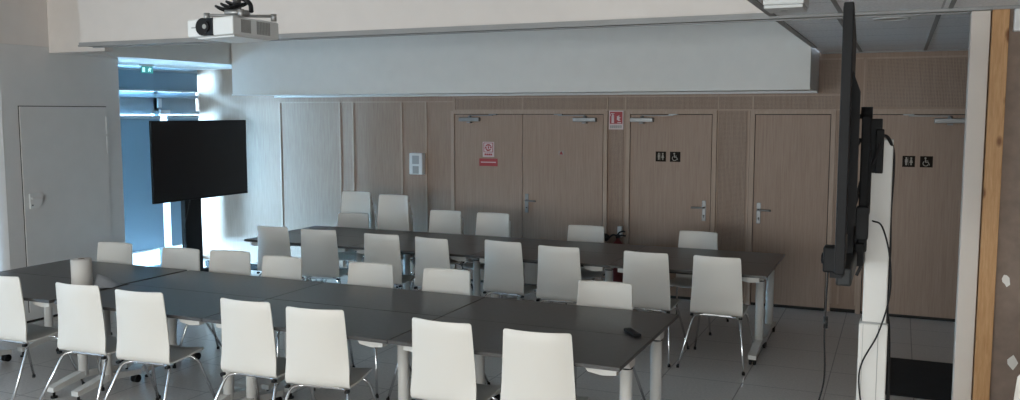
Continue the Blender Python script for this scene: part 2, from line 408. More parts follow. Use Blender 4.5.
# partition: white end post, raw timber stud, brown board with chipped spots
SB('wall_partition', M['brown'], (.545, 2.5, YP-.02, YP+.1, 0, ZT-.02))
pp = tag(B('partition_post', M['postp'], None, (.352, .452, YP-.015, YP+.10, 0.005, ZT-.022), bev=.004), 'tall white post under the ceiling rail, left of the raw timber', 'post')
pw = tag(B('timber_stud', M['pine'], None, (.458, .545, YP-.05, YP+.06, .003, ZT-.022), bev=.003), 'raw knotty pine stud beside the white post', 'timber')
tag(B('corner_box', M['whitepl'], None, (.565, .70, YP-.08, YP-.021, 2.52, 2.645), bev=.005), 'small white box at the top right corner over the brown wall', 'box')
for i, (x, z, s) in enumerate(((.602, 1.085, .025), (.655, .60, .03))):
    bm = bmesh.new()
    poly = [(x + s*math.cos(a)*random.uniform(.55, 1.15), z + 1.5*s*math.sin(a)*random.uniform(.6, 1.1)) for a in [k*2*PI/9 for k in range(9)]]
    prism(bm, poly, 'y', YP-.024, YP-.0205)
    o = struct('wall_plaster_patch', bm, M['shell']); o.name = 'trim_%d' % (6+i)

# ------------------------------------------------------------------ chairs
def chair(label, cat='chair', group=None):
    t = thing('meeting_chair', label, 'chair', (0, 0, 0), 0, group)
    # one-piece shell: profile (y, z, half width, curve depth)
    prof = [(0.004, .898, .172, .020), (0.000, .90, .182, .021), (-.001, .893, .189, .021), (.003, .84, .192, .022), (.009, .76, .196, .022), (.016, .67, .201, .022),
            (.021, .60, .205, .020), (.024, .54, .209, .018), (.025, .495, .211, .014), (.028, .468, .212, .010), (.034, .446, .212, .006),
            (.048, .430, .211, .003), (.075, .422, .210, 0), (.12, .421, .210, 0), (.20, .424, .211, 0), (.29, .431, .208, 0),
            (.36, .437, .203, 0), (.405, .436, .196, 0), (.425, .428, .186, 0), (.432, .420, .172, 0)]
    bm = bmesh.new(); N = 14; rows = []
    for i, (y, z, w, d) in enumerate(prof):
        rows.append([bm.verts.new((w*u, y + d*u*u*1.6, z + (.008*u*u if i > 11 else 0))) for u in [-1+2*k/N for k in range(N+1)]])
    for i in range(len(rows)-1):
        for k in range(N):
            f = bm.faces.new([rows[i][k], rows[i][k+1], rows[i+1][k+1], rows[i+1][k]]); f.smooth = True
    o = obj('seat_shell', bm, M['shell'], t)
    md = o.modifiers.new('thickness', 'SOLIDIFY'); md.thickness = .011; md.offset = 0
    o.modifiers.new('crisp_rim', 'EDGE_SPLIT').split_angle = math.radians(50)
    # legs : half of a bent tube each
    for sx in (-1, 1):
        for (yf, yk, ym, zm) in ((-.145, .075, .105, .400), (.47, .34, .31, .405)):
            bm = bmesh.new()
            pts = [(sx*.262, yf, .012)] + [(sx*.205, yf+(yk-yf)*.80, .325)] + smoothpath([(sx*.200, yf+(yk-yf)*.86, .352), (sx*.190, yk-.008, .384), (sx*.165, yk+(ym-yk)*.5, zm-.003), (sx*.13, ym, zm), (0, ym, zm)], 4)
            tube(bm, pts, .0095, 10)
            lg = obj('leg', bm, M['chrome'], t)
            bm = bmesh.new(); cyl(bm, (sx*.263, yf-.001, 0), (sx*.262, yf, .022), .0125, 10); obj('foot_cap', bm, M['blackp'], lg)
    bm = bmesh.new()
    for sx in (-.1, .1): tube(bm, [(sx, .105, .401), (sx, .31, .406)], .009, 8)
    box(bm, -.12, .12, .09, .12, .402, .413); box(bm, -.12, .12, .295, .325, .406, .417)
    obj('seat_frame', bm, M['chrome'], t)
    for sx in (-1, 1): B('stacking_bumper', M['blackp'], t, (sx*.198-.013, sx*.198+.013, .025, .055, .398, .417), bev=.004, label='black plastic bumper under the seat')
    return t
GN = 'white chairs on the near side of the front tables, backs to the camera'
GF = 'white chairs on the far side of the front tables'
GB = 'white chairs on the near side of the rear tables'
GR = 'white chairs on the far side of the rear tables'
GS = 'stacked white chairs at the back wall'
L = [
 ('C1', -5.87, 4.29, 1, GN, 'white chair cut off by the left edge of the photo, at the front tables'),
 ('C2', -5.085, 4.27, 3, GN, 'white chair, back to us, directly in front of the paper roll'),
 ('C3', -4.515, 4.26, 5, GN, 'white chair, back to us, just right of the one before the paper roll'),
 ('C4', -3.690, 4.31, 1, GN, 'white chair, back to us, fourth from the left in the nearest row'),
 ('C5', -3.150, 4.29, 8, GN, 'white chair, back to us, fifth from the left in the nearest row'),
 ('C6', -2.315, 4.31, -2, GN, 'white chair, back to us, second from the right in the nearest row'),
 ('C7', -1.730, 4.30, 5, GN, 'large white chair back nearest the camera, rightmost in the nearest row'),
 ('D1', -6.40, 5.86, 4, GF, 'white chair beyond the front tables, just left of the bright glare under the blind'),
 ('D2', -5.615, 5.84, 4, GF, 'white chair beyond the front tables, below the left television stand'),
 ('D3', -5.13, 5.89, 8, GF, 'white chair beyond the front tables, third from the left of that row'),
 ('D4', -4.54, 5.83, 0, GF, 'white chair beyond the front tables, fourth from the left of that row'),
 ('D5', -3.71, 5.84, 5, GF, 'white chair beyond the front tables, fifth from the left of that row'),
 ('D6', -3.05, 5.84, 2, GF, 'white chair beyond the front tables, second from the right of that row'),
 ('D7', -1.82, 5.83, 3, GF, 'white chair beyond the front tables, rightmost, behind the black remote control'),
 ('E1', -5.860, 7.31, 1, GB, 'white chair at the left end of the rear tables, leftmost of the middle row'),
 ('E2', -5.275, 7.29, 9, GB, 'white chair, back to us, second from the left at the rear tables'),
 ('E3', -4.53, 7.26, 1, GB, 'white chair, back to us, third from the left at the rear tables'),
 ('E4', -3.97, 7.22, -9, GB, 'white chair, back to us, fourth from the left at the rear tables'),
 ('E5', -3.27, 7.29, -6, GB, 'white chair, back to us, fourth from the right at the rear tables'),
 ('E6', -2.69, 7.19, -1, GB, 'white chair, back to us, third from the right at the rear tables'),
 ('E7', -1.91, 7.18, -2, GB, 'white chair, back to us, second from the right at the rear tables'),
 ('E8', -1.32, 7.18, -1, GB, 'white chair, back to us, rightmost at the rear tables, all four legs seen'),
 ('F0', -5.78, 8.72, 9, GR, 'white chair at the rear tables in front of the left tall stack'),
 ('F5', -2.93, 8.70, 3, GR, 'white chair beyond the rear tables, left of the fire extinguisher'),
 ('F6', -1.77, 8.70, -5, GR, 'white chair beyond the rear tables, in front of the toilet door'),
]
ch0 = None
for k, x, y, a, g, lab in L:
    rz = math.radians(a) + (PI if k[0] in 'DF' else 0)
    if ch0 is None:
        ch0 = chair(lab, group=g); ch0.location = (x, y, 0); ch0.rotation_euler = (0, 0, rz)
    else: dup(ch0, (x, y, 0), rz, lab, g)
for (x, y, n, where, a) in ((-5.87, 8.80, 4, 'left tall stack of chairs', 2), (-5.25, 8.74, 4, 'right tall stack of chairs', 1), (-4.60, 8.76, 2, 'low stack of chairs left of the double door', 1), (-4.01, 8.74, 2, 'low stack of chairs in front of the double door', 0)):
    names = {4: ['bottom', 'second from bottom', 'second from top', 'top'], 2: ['lower', 'upper']}[n]
    yy = y + .03*(n-1) + (.12 if x == -5.87 else 0)
    for i in range(n):
        rz = PI+math.radians(a)
        dup(ch0, (x, yy-.032*i + .02, .076*i), rz, 'white chair, %s one in the %s' % (names[i], where), GS)
dup(ch0, (.71, 4.46, 0), math.radians(14), 'white chair at the bottom right corner, only its edge in view', 'white chair by the brown wall')

# ------------------------------------------------------------------ tables
def table_top_mesh(w, d):
    bm = bmesh.new(); box(bm, 0, w, 0, d, .718, .740, bev=.0025); return bm
def tleg(t, w, d, x, inner, glide=False):
    """column with foot, castors and head bracket ; x position of the column"""
    c = d/2
    bm = bmesh.new(); cyl(bm, (x, c, .10), (x, c, .655), .036, 24); lg = obj('leg', bm, M['wsteel'], t)
    bm = bmesh.new(); cyl(bm, (x, c, .640), (x, c, .650), .0375, 24); obj('collar_ring', bm, M['blackp'], lg)
    bm = bmesh.new()
    s = 1 if inner > 0 else -1
    prism(bm, [(c-.045, .652), (c+.045, .652), (c+.06, .7175), (c-.10, .7175)], 'x', x-.036, x+.036)
    prism(bm, [(x-.03*s, .7175), (x+.26*s, .7175), (x+.24*s, .700), (x+.03*s, .660), (x-.03*s, .660)], 'y', c-.03, c+.03)
    box(bm, x-.02, x+.02, c-.27, c, .692, .7175)
    prism(bm, [(x+.03*s*-1, .7175), (x+.15*s, .7175), (x+.13*s, .685), (x+.05*s, .672), (x-.03*s, .680)], 'y', c-.29, c-.24)
    obj('head_bracket', bm, M['wsteel'], lg)
    bm = bmesh.new()
    e0 = .045 if glide else -.055
    prism(bm, [(e0, .050), (e0, .085), (c-.05, .135), (c+.05, .135), (d-.045, .098), (d-.045, .060), (c+.02, .088), (c-.02, .088)], 'x', x-.032, x+.032)
    f = obj('foot', bm, M['wsteel'], t)
    for yy in (e0+.03, d-.075):
        bm = bmesh.new()
        if glide and yy < .2:
            cyl(bm, (x, yy, .0), (x, yy, .012), .024, 16); cyl(bm, (x, yy, .01), (x, yy, .060), .010, 10); obj('glide_foot', bm, M['blackp'], f); continue
        for dx in (-.016, .016):
            cyl(bm, (x+dx-.010, yy, .030), (x+dx+.010, yy, .030), .030, 16)
        cyl(bm, (x, yy, .03), (x, yy, .064), .009, 8)
        box(bm, x-.026, x+.026, yy-.012, yy+.012, .03, .058)
        obj('castor', bm, M['blackp'], f)
def table(x0, y0, w, d, label, group, cable=False, panel=True):
    t = thing('meeting_table', label, 'table', (x0, y0, 0), 0, group)
    obj('tabletop', table_top_mesh(w, d), M['table'], t)
    tleg(t, w, d, .105, 1, panel); tleg(t, w, d, w-(.062 if w > 1.395 else .09), -1, panel)
    bm = bmesh.new(); box(bm, .14, w-.13, d/2-.02, d/2+.02, .655, .69); box(bm, .35, .39, .06, d-.06, .69, .7175); box(bm, w-.39, w-.35, .06, d-.06, .69, .7175)
    obj('underframe', bm, M['wsteel'], t)
    bm = bmesh.new(); tube(bm, [(.12, .09, .700), (w-.12, .09, .700)], .008, 8)
    for a in (.12, w-.12): box(bm, a-.015, a+.015, .07, d*.5, .703, .7175)
    obj('release_bar', bm, M['blackp'], t)
    return t
GT = 'dark grey tables of the front row'; GU = 'dark grey tables of the rear row'
W1 = 1.392; D1 = .675
xs = [-6.86, -5.42, -4.085, -2.69]
pos = ['leftmost of the front row, under the paper roll end', 'second from the left of the front row', 'third from the left of the front row', 'rightmost of the front row, remote control side']
for i, x in enumerate(xs):
    w = [1.39, 1.33, 1.388, 1.40][i]
    for j in (0, 1):
        g = .006 if i in (0, 2) else .0006
        y0 = 4.385 + j*(D1+g) + (.0 if i else .0)
        xx = x - (.03 if (i == 1 and j == 1) else 0)
        ww = w + (.03 if (i == 1 and j == 1) else 0) - (.015 if (i == 0 and j == 1) else 0)
        table(xx, y0, ww, D1, 'dark grey castor table, %s, %s half' % (pos[i], ('near', 'far')[j]), GT, panel=True)
bx = [-6.27, -4.965, -3.62, -2.285]
posb = ['leftmost of the rear row', 'second from the left of the rear row', 'second from the right of the rear row', 'rightmost of the rear row']
for i, x in enumerate(bx):
    w = [1.302, 1.342, 1.332, 1.335][i]
    for j in (0, 1):
        table(x, 7.385+j*.632, w, .629, 'dark grey castor table, %s, %s half' % (posb[i], ('near', 'far')[j]), GU, panel=False)

# paper towel roll
t = thing('paper_towel_roll', 'white paper towel roll standing on the front tables at the left', 'paper roll', (-5.61, 4.79, .7405))
bm = bmesh.new(); n = 32; R = .074; h = .228
outer = []; 
for z, r in ((0, R), (h, R), (h, .024), (0, .024)):
    outer.append([bm.verts.new((r*math.cos(2*PI*k/n), r*math.sin(2*PI*k/n), z)) for k in range(n)])
for a in range(4):
    for k in range(n):
        f = bm.faces.new([outer[a][k], outer[a][(k+1) % n], outer[(a+1) % 4][(k+1) % n], outer[(a+1) % 4][k]]); f.smooth = a in (0, 2)
ro = obj('paper_roll', bm, M['paper'], t)
bm = bmesh.new()
rr = [[bm.verts.new((r*math.cos(2*PI*k/n), r*math.sin(2*PI*k/n), z)) for k in range(n)] for z, r in ((.002, .0235), (h+.001, .0235), (h+.001, .021), (.002, .021))]
for a in range(4):
    for k in range(n): bm.faces.new([rr[a][k], rr[a][(k+1) % n], rr[(a+1) % 4][(k+1) % n], rr[(a+1) % 4][k]])
obj('cardboard_core', bm, M['card'], t, 'brown cardboard core')
bm = bmesh.new()
rows = []
for i in range(11):
    s = i/10
    x = .060 + .125*s; y = .045 + .06*s
    top = .10*(1-s**1.3*.93); 
    rows.append([bm.verts.new((x + (1-q)*.0, y + .10*q*(.4+.6*s), .003 + top*q)) for q in (0, .33, .66, 1)])
for i in range(10):
    for q in range(3):
        f = bm.faces.new([rows[i][q], rows[i+1][q], rows[i+1][q+1], rows[i][q+1]]); f.smooth = True
o = obj('loose_sheet', bm, M['papershade'], t); md = o.modifiers.new('thickness', 'SOLIDIFY'); md.thickness = .0015

# remote control
t = thing('remote_control', 'small black remote control lying on the rightmost front table', 'remote control', (-1.425, 5.10, .7408), math.radians(-52))
bm = bmesh.new(); box(bm, -.085, .085, -.024, .024, 0, .020, bev=.006); obj('remote_body', bm, M['blackp'], t)
bm = bmesh.new()
for i in range(6):
    for j in range(3): cyl(bm, (-.06+.022*i, -.013+.013*j, .020), (-.06+.022*i, -.013+.013*j, .0222), .004, 8)
obj('button_pad', bm, M['bezelgrey'], t)

# ------------------------------------------------------------------ televisions
def television(name_label, W_, H_, loc, rz, D_=.035, rim=None):
    """screen faces local -Y"""
    t = thing('television', name_label, 'television', loc, rz)
    bm = bmesh.new(); box(bm, -W_/2, W_/2, -D_/2, D_/2, -H_/2, H_/2, bev=.004); obj('television_casing', bm, rim or M['bezel'], t)
    bm = bmesh.new(); box(bm, -W_/2+.012, W_/2-.012, -D_/2-.0012, -D_/2+.001, -H_/2+.02, H_/2-.012); obj('screen', bm, M['screen'], t)
    bm = bmesh.new()
    prism(bm, [(D_/2, -H_/2+.12), (D_/2+.03, -H_/2+.16), (D_/2+.03, H_/2-.30), (D_/2, H_/2-.22)], 'x', -W_/2+.18, W_/2-.18)
    obj('rear_housing', bm, M['bezel'], t)
    return t
# left one: plane X=-7.8, screen towards +X  (rz=+90 turns -Y to +X)
television('large black television on a stand at the left, in front of the blinds', 1.60, .95, (-7.80, 8.47, 1.495), PI/2)
t = thing('television_stand', 'black floor stand on castors under the left television', 'tv stand', (-7.93, 8.44, 0), PI/2)
# local: -Y points to +X world
B('column', M['bezel'], t, (-.14, .14, .00, .07, .10, 1.75), bev=.006)
B('cross_plate', M['bezel'], t, (-.40, .40, -.045, .0, 1.35, 1.40), (-.40, .40, -.045, .0, 1.62, 1.67))
B('upright_rail', M['bezel'], t, (-.34, -.29, -.060, -.045, 1.25, 1.80)); B('upright_rail', M['bezel'], t, (.29, .34, -.060, -.045, 1.25, 1.80))
B('base_bar', M['bezel'], t, (-.60, .60, -.0, .07, .065, .115), bev=.004)
for sx in (-1, 1):
    f = B('base_foot', M['bezel'], t, (sx*.57-.035, sx*.57+.035, -.74, .34, .065, .135), bev=.004)
    for y in (-.70, .30):
        bm = bmesh.new()
        cyl(bm, (sx*.57-.025, y, .034), (sx*.57+.025, y, .034), .034, 14)
        box(bm, sx*.57-.006, sx*.57+.006, y-.02, y+.02, .03, .067)
        obj('castor', bm, M['blackp'], f)
bm = bmesh.new(); tube(bm, smoothpath([(-.02, -.02, 1.2), (-.10, -.03, .95), (-.20, -.05, .72), (-.25, -.05, .45), (-.26, -.04, .11)], 6), .006, 6)
obj('cable', bm, M['blackp'], t)

# right one: seen edge-on
RX, RY, RZ = -.209, 4.13, 1.965
television('large black television at the right, seen edge-on, on a white lift column', 1.66, .945, (RX, RY, RZ), -PI/2+math.radians(2.2), D_=.034, rim=M['bezel'])
lt = thing('television_lift_stand', 'tall white lift column holding the right television', 'tv stand', (-.075, 4.27, 0))
B('upper_column', M['wsteel'], lt, (-.050, .050, -.045, .045, 1.10, 1.945), bev=.006)
lo = B('lower_column', M['wsteel'], lt, (-.062, .058, -.055, .055, .07, 1.125), bev=.006)
B('column_groove', M['greyvent'], lo, (.018, .021, -.0565, -.055, .1, 1.12), (-.045, -.043, -.0565, -.055, .1, 1.12))
B('joint_gasket', M['greyvent'], lt, (-.056, .054, -.05, .05, 1.122, 1.132))
B('base_plate', M['bezel'], lt, (-.40, .40, -.05, .05, .05, .075), (-.40, -.32, -.35, .45, .05, .075), (.32, .40, -.35, .45, .05, .075), bev=.003)
for sx in (-.36, .36):
    for y in (-.31, .41):
        bm = bmesh.new(); cyl(bm, (sx-.014, y, .025), (sx+.014, y, .025), .025, 14); obj('castor', bm, M['blackp'], lt)
# black bracket between the column and the television
br = B('vertical_rail', M['bezel'], lt, (-.078, -.040, -.16, -.12, 1.46, 2.07), bev=.006)
bm = bmesh.new(); cyl(bm, (-.082, -.14, 2.06), (-.036, -.14, 2.06), .026, 14); cyl(bm, (-.115, -.14, 2.045), (-.07, -.14, 2.045), .010, 10); obj('rail_end', bm, M['bezel'], br)
B('mounting_plate', M['bezel'], lt, (-.054, .004, -.09, -.046, 1.80, 2.035), (-.052, -.034, -.15, .15, 1.62, 1.90), bev=.004)
B('tilt_arm', M['bezel'], lt, (-.02, .012, -.115, -.06, 1.80, 1.99), bev=.004)
B('junction_box', M['blackp'], lt, (-.085, -.035, -.20, -.13, 1.52, 1.66), bev=.004)
for z in (1.475, 1.44):
    B('socket_light', M['whitepl'], lt, (-.105, -.093, -.185, -.17, z, z+.016))
B('cross_plate', M['bezel'], lt, (-.085, -.05, -.18, .5, 1.40, 1.50), bev=.004)
def cable(name, label, pts, r=.004, cat='cable'):
    bm = bmesh.new(); tube(bm, smoothpath(pts, 8), r, 7); return tag(obj(name, bm, M['blackp']), label, cat)
bm = bmesh.new(); tube(bm, smoothpath([(-.02, -.17, 1.60), (.02, -.20, 1.58), (.055, -.20, 1.45), (.06, -.17, 1.28), (.02, -.12, 1.10), (-.05, -.10, .92), (-.03, -.09, .70), (.0, -.09, .45), (.03, -.1, .08)], 8), .0038, 7)
obj('power_cable', bm, M['blackp'], lt, 'thin black cable hanging down the front of the column')
bm = bmesh.new(); tube(bm, smoothpath([(.0, -.08, 1.96), (.025, -.06, 1.955), (.048, -.03, 1.90), (.053, 0, 1.80), (.048, 0, 1.62), (.052, 0, 1.45), (.050, 0, 1.2), (.062, 0, 1.08), (.070, 0, .8), (.072, 0, .4), (.07, 0, .09)], 8), .0075, 8)
obj('cable_sleeve', bm, M['blackp'], lt, 'black cable sleeve along the right edge of the column')
bm = bmesh.new()
tube(bm, smoothpath([(-.08, -.13, 1.95), (-.115, -.15, 1.86), (-.10, -.14, 1.76), (-.085, -.15, 1.70), (-.11, -.15, 1.6), (-.10, -.16, 1.5), (-.06, -.17, 1.42), (-.075, -.18, 1.36)], 8), .007, 7)
tube(bm, smoothpath([(.0, -.12, 1.93), (-.03, -.14, 1.84), (-.07, -.15, 1.78), (-.09, -.15, 1.68)], 8), .005, 7)
obj('signal_cable', bm, M['blackp'], lt)
# camera bar under the television
t = thing('camera_bar', 'black conference bar fixed under the right television', 'conference bar', (-.195, 4.12, 1.44))
B('bar_body', M['bezelgrey'], t, (-.012, .045, -.50, .45, -.045, .025), bev=.008)
B('bar_bracket', M['bezel'], t, (.0, .03, -.1, .1, -.02, .20))
t = thing('webcam', 'black camera sticking out in front of the bottom of the right television', 'camera', (-.228, 3.62, 1.50))
bm = bmesh.new(); box(bm, -.026, .026, -.035, .035, -.050, .050, bev=.007); obj('camera_body', bm, M['bezel'], t)
bm = bmesh.new(); cyl(bm, (-.026, 0, 0), (-.032, 0, 0), .022, 16); cyl(bm, (-.032, 0, 0), (-.034, 0, 0), .014, 16); obj('lens', bm, M['screen'], t)
B('clamp', M['bezel'], t, (.0, .045, -.03, .03, -.07, -.045))
cable('hanging_cable', 'thin black cable hanging from the camera down to the floor at the right', [(-.235, 3.60, 1.462), (-.236, 3.58, 1.35), (-.238, 3.58, 1.20), (-.236, 3.60, 1.02), (-.275, 3.62, .85), (-.315, 3.66, .66), (-.33, 3.75, .40), (-.34, 3.95, .006)], .0035)
bm = bmesh.new(); cyl(bm, (-.235, 3.578, 1.28), (-.235, 3.578, 1.235), .008, 8); 
o = obj('cable_ferrite', bm, M['blackp']); o.parent = bpy.data.objects['hanging_cable']

# ------------------------------------------------------------------ projector
pc = (-2.935, 3.44)
pr_ = thing('projector', 'white ceiling projector with black lens hanging at the top left', 'projector', (-2.775, 3.235, 2.415), math.radians(-12))
# local: front-right corner at the origin ; body spans -x (front face, towards -Y) and +y
A_ = math.radians(-12)
pr_.rotation_euler = (0, 0, 0)
# two horizontal axes of the body
u = Vector((-.335, .075, 0)); v = Vector((-.02, .355, 0))
def pbox(bm, a0, a1, b0, b1, z0, z1):
    P = lambda a, b, z: bm.verts.new(u*a + v*b + Vector((0, 0, z)))
    vs = [P(a, b, z) for a in (a0, a1) for b in (b0, b1) for z in (z0, z1)]
    fs = [bm.faces.new([vs[i] for i in q]) for q in ((0, 1, 3, 2), (4, 6, 7, 5), (0, 4, 5, 1), (2, 3, 7, 6), (0, 2, 6, 4), (1, 5, 7, 3))]
    return fs
bm = bmesh.new(); fs = pbox(bm, 0, 1, 0, 1, 0, .082)
bmesh.ops.bevel(bm, geom=list({e for f in fs for e in f.edges}), offset=.008, segments=2, affect='EDGES', profile=.5)
pbody = obj('projector_body', bm, M['whitepl'], pr_)
bm = bmesh.new(); fs = pbox(bm, .42, .60, -.010, .01, .001, .081); obj('lens_recess', bm, M['bezel'], pr_, 'black recessed lens panel')
c = u*.56 + v*(-.012) + Vector((0, 0, .042)); dn = (-v).normalized()
bm = bmesh.new(); cyl(bm, c-dn*.01+u*.06, c+dn*.005+u*.06, .041, 28); cyl(bm, c, c+dn*.012, .026, 24, .024)
le = obj('lens', bm, M['bezel'], pr_); bm = bmesh.new(); cyl(bm, c+dn*.012, c+dn*.014, .011, 18); obj('lens_glass', bm, M['greyvent'], le)
for b0, b1 in ((.17, .38), (.5, .80)):
    bm = bmesh.new()
    for k in range(9):
        bb = b0 + (b1-b0)*k/9
        pbox(bm, -.006, .004, bb, bb+(b1-b0)/14, .012, .072)
    obj('side_vent', bm, M['greyvent'], pr_, 'grey ventilation slots on the side')
bm = bmesh.new(); pbox(bm, .80, .90, -.004, .004, .040, .046); obj('maker_mark', bm, M['greyvent'], pr_)
bm = bmesh.new(); pbox(bm, .1, .9, .12, .9, -.006, .0)
obj('underside_cover', bm, M['whitepl'], pr_)
mt = thing('projector_bracket', 'grey steel ceiling bracket and pole above the white projector', 'bracket', (-2.92, 3.44, 2.50))
bm = bmesh.new()
def stick(a0, b0, a1, b1, z, r=.009):
    p = u*a0+v*b0; q = u*a1+v*b1; o_ = Vector((-2.74+2.92, 3.235-3.44, 0))
    tube(bm, [p+o_+Vector((0, 0, z)), q+o_+Vector((0, 0, z))], r, 8)
stick(.85, .15, .05, .80, .020, .007); stick(.10, .15, .90, .82, .020, .007)
for a, b in ((.85, .15), (.05, .80), (.10, .15), (.90, .82)):
    p = u*a+v*b+Vector((.18, -.205, 0)); cyl(bm, p+Vector((0, 0, -.003)), p+Vector((0, 0, .03)), .014, 10)
obj('spider_arm', bm, M['trimg'], mt)
bm = bmesh.new(); cyl(bm, (-.0, 0, .02), (0, 0, .80), .02, 16); cyl(bm, (0, 0, .02), (0, 0, .045), .06, 20); cyl(bm, (0, 0, .775), (0, 0, .80), .07, 20)
obj('pole', bm, M['trimg'], mt)
bm = bmesh.new()
for q in range(3):
    pts = [(.03*math.cos(2*PI*k/12)*1.5 - .02 + .015*q, .055*math.sin(2*PI*k/12)+.02*q-.05, .052+.012*q+.008*math.sin(4*PI*k/12)) for k in range(13)]
    tube(bm, smoothpath(pts, 3), .0055, 6)
obj('coiled_cable', bm, M['blackp'], mt)
bm = bmesh.new(); tube(bm, smoothpath([(.10, -.02, .035), (.07, .0, .08), (.0, -.03, .13), (-.05, -.03, .22), (-.03, -.02, .5), (0.03, 0, .79)], 6), .011, 8)
obj('signal_cable', bm, M['blackp'], mt)

# white box under the tiled ceiling
t = thing('ceiling_access_point', 'white box fixed under the tiled ceiling at the end of the cream wall', 'ceiling device', (-.60, 4.98, ZT-.003))
B('device_body', M['whitepl'], t, (-.08, .125, -.14, .12, -.050, .0), bev=.006)
B('device_body_lower', M['whitepl'], t, (-.075, .12, -.145, .10, -.070, -.051), bev=.005)
B('status_lens', M['greyvent'], t, (-.0, .03, -.06, -.02, -.073, -.070))
# recessed round light of the tiled ceiling (off)
t = thing('recessed_downlight', 'round recessed downlight, switched off, in the tiled ceiling at the right', 'downlight', (-.08, 6.36, ZT-.001))
bm = bmesh.new()
n = 28; rg = [[bm.verts.new((r*math.cos(2*PI*k/n), r*math.sin(2*PI*k/n), z)) for k in range(n)] for r, z in ((.115, 0), (.112, -.008), (.088, -.008), (.085, 0))]
for a in range(3):
    for k in range(n): f = bm.faces.new([rg[a][k], rg[a][(k+1) % n], rg[a+1][(k+1) % n], rg[a+1][k]]); f.smooth = True
obj('light_ring', bm, M['whitepl'], t)
bm = bmesh.new(); cyl(bm, (0, 0, -.004), (0, 0, 0), .086, 24); obj('diffuser', bm, M['trimg'], t)

# ------------------------------------------------------------------ wall signs and devices
def sgn(name, label, cat, x0, x1, z0, z1, m, y=None, group=None, d=.004):
    y = WY-.028 if y is None else y
    t = thing(name, label, cat, (x0, y, z0), 0, group)
    B('sign_plate', m, t, (0, x1-x0, -d, -.0003, 0, z1-z0))
    return t
def sy(t, nm, m, *shapes, d=.0065):
    bm = bmesh.new()
    for s in shapes:
        if s[0] == 'b': box(bm, s[1], s[2], -d, -.0035, s[3], s[4])
        elif s[0] == 'c': cyl(bm, (s[1], -d, s[2]), (s[1], -.0035, s[2]), s[3], 14)
        elif s[0] == 'p': prism(bm, s[1], 'y', -d, -.0035)
        elif s[0] == 'r':
            n = 18
            ring = [[bm.verts.new((s[1]+r*math.cos(s[5]+(s[6]-s[5])*k/n), y, s[2]+r*math.sin(s[5]+(s[6]-s[5])*k/n))) for k in range(n+1)] for r, y in ((s[3], -d), (s[4], -d))]
            for k in range(n): bm.faces.new([ring[0][k], ring[0][k+1], ring[1][k+1], ring[1][k]])
    return obj(nm, bm, m, t)
# red notice on the left leaf
t = sgn('notice_sign', 'white and red square notice on the left leaf of the double door', 'sign', -4.595, -4.445, 1.535, 1.715, M['signwhite'])
sy(t, 'sign_border', M['signred'], ('b', .012, .138, .055, .062), ('b', .012, .138, .163, .170), ('b', .012, .020, .055, .170), ('b', .130, .138, .055, .170))
sy(t, 'pictogram', M['signred'], ('r', .075, .112, .042, .026, .5, 2.6), ('r', .075, .112, .042, .026, 3.64, 5.74), ('p', [(.066, .112), (.082, .146), (.079, .119), (.088, .117), (.068, .078), (.073, .108)]), ('p', [(.026, .10), (.056, .10), (.041, .128)]), ('p', [(.094, .124), (.124, .124), (.109, .096)]))
sy(t, 'text_line', M['signred'], ('b', .025, .048, .018, .040), ('b', .052, .075, .018, .040), ('b', .079, .100, .018, .040), ('b', .104, .125, .018, .040))
t = sgn('warning_strip', 'narrow red strip below the white and red notice', 'sign', -4.64, -4.40, 1.425, 1.515, M['signred'])
sy(t, 'text_line', M['signwhite'], ('b', .02, .22, .040, .052))
# electrical warning triangle
t = sgn('warning_label', 'tiny yellow-grey electric warning triangle on the right leaf of the double door', 'sign', -3.625, -3.555, 1.575, 1.625, M['signlight'])
sy(t, 'pictogram', M['signred'], ('p', [(.012, .006), (.058, .006), (.035, .046)]))
sy(t, 'lightning_bolt', M['signdark'], ('p', [(.034, .036), (.028, .020), (.034, .021), (.032, .009), (.041, .024), (.036, .024)]), d=.0075)
# extinguisher sign on the perforated pilaster
t = sgn('extinguisher_sign', 'red and white fire extinguisher sign on the narrow perforated panel', 'sign', -3.025, -2.855, 1.875, 2.085, M['signwhite'], y=WY-.009)
sy(t, 'sign_field', M['signred'], ('b', .012, .158, .062, .198))
sy(t, 'pictogram', M['signwhite'], ('b', .032, .062, .070, .150), ('c', .047, .150, .015), ('b', .041, .053, .155, .178), ('b', .022, .066, .174, .182), ('p', [(.022, .174), (.028, .176), (.018, .150), (.012, .152)]), ('b', .095, .105, .105, .150), ('p', [(.105, .150), (.125, .160), (.118, .140), (.138, .132), (.118, .118), (.140, .100), (.110, .095), (.105, .112)]), ('b', .100, .145, .070, .080), d=.0085)
sy(t, 'text_line', M['greyvent'], *[('b', .015+.0235*k, .032+.0235*k, .014, .046) for k in range(6)])
# toilet signs
def wc(x, which, label):
    t = sgn('toilet_sign', label, 'sign', x, x+.115, 1.525, 1.635, M['signdark'], group='toilet door signs')
    if which == 0:
        sy(t, 'pictogram', M['signlight'], ('c', .036, .088, .009), ('b', .024, .048, .045, .078), ('b', .027, .035, .018, .045), ('b', .037, .045, .018, .045), ('c', .080, .088, .009), ('p', [(.074, .078), (.086, .078), (.096, .042), (.064, .042)]), ('b', .073, .079, .018, .042), ('b', .081, .087, .018, .042), ('b', .0565, .0585, .015, .095))
    else:
        sy(t, 'pictogram', M['signlight'], ('c', .048, .090, .009), ('b', .044, .053, .050, .080), ('b', .048, .074, .060, .066), ('b', .048, .076, .046, .053), ('p', [(.070, .052), (.077, .052), (.090, .022), (.083, .020)]), ('r', .052, .038, .028, .021, 2.2, 5.9))
wc(-2.475, 0, 'dark square man and woman toilet sign, on the door left of the perforated panel')
wc(-2.315, 1, 'dark square wheelchair toilet sign, on the door left of the perforated panel')
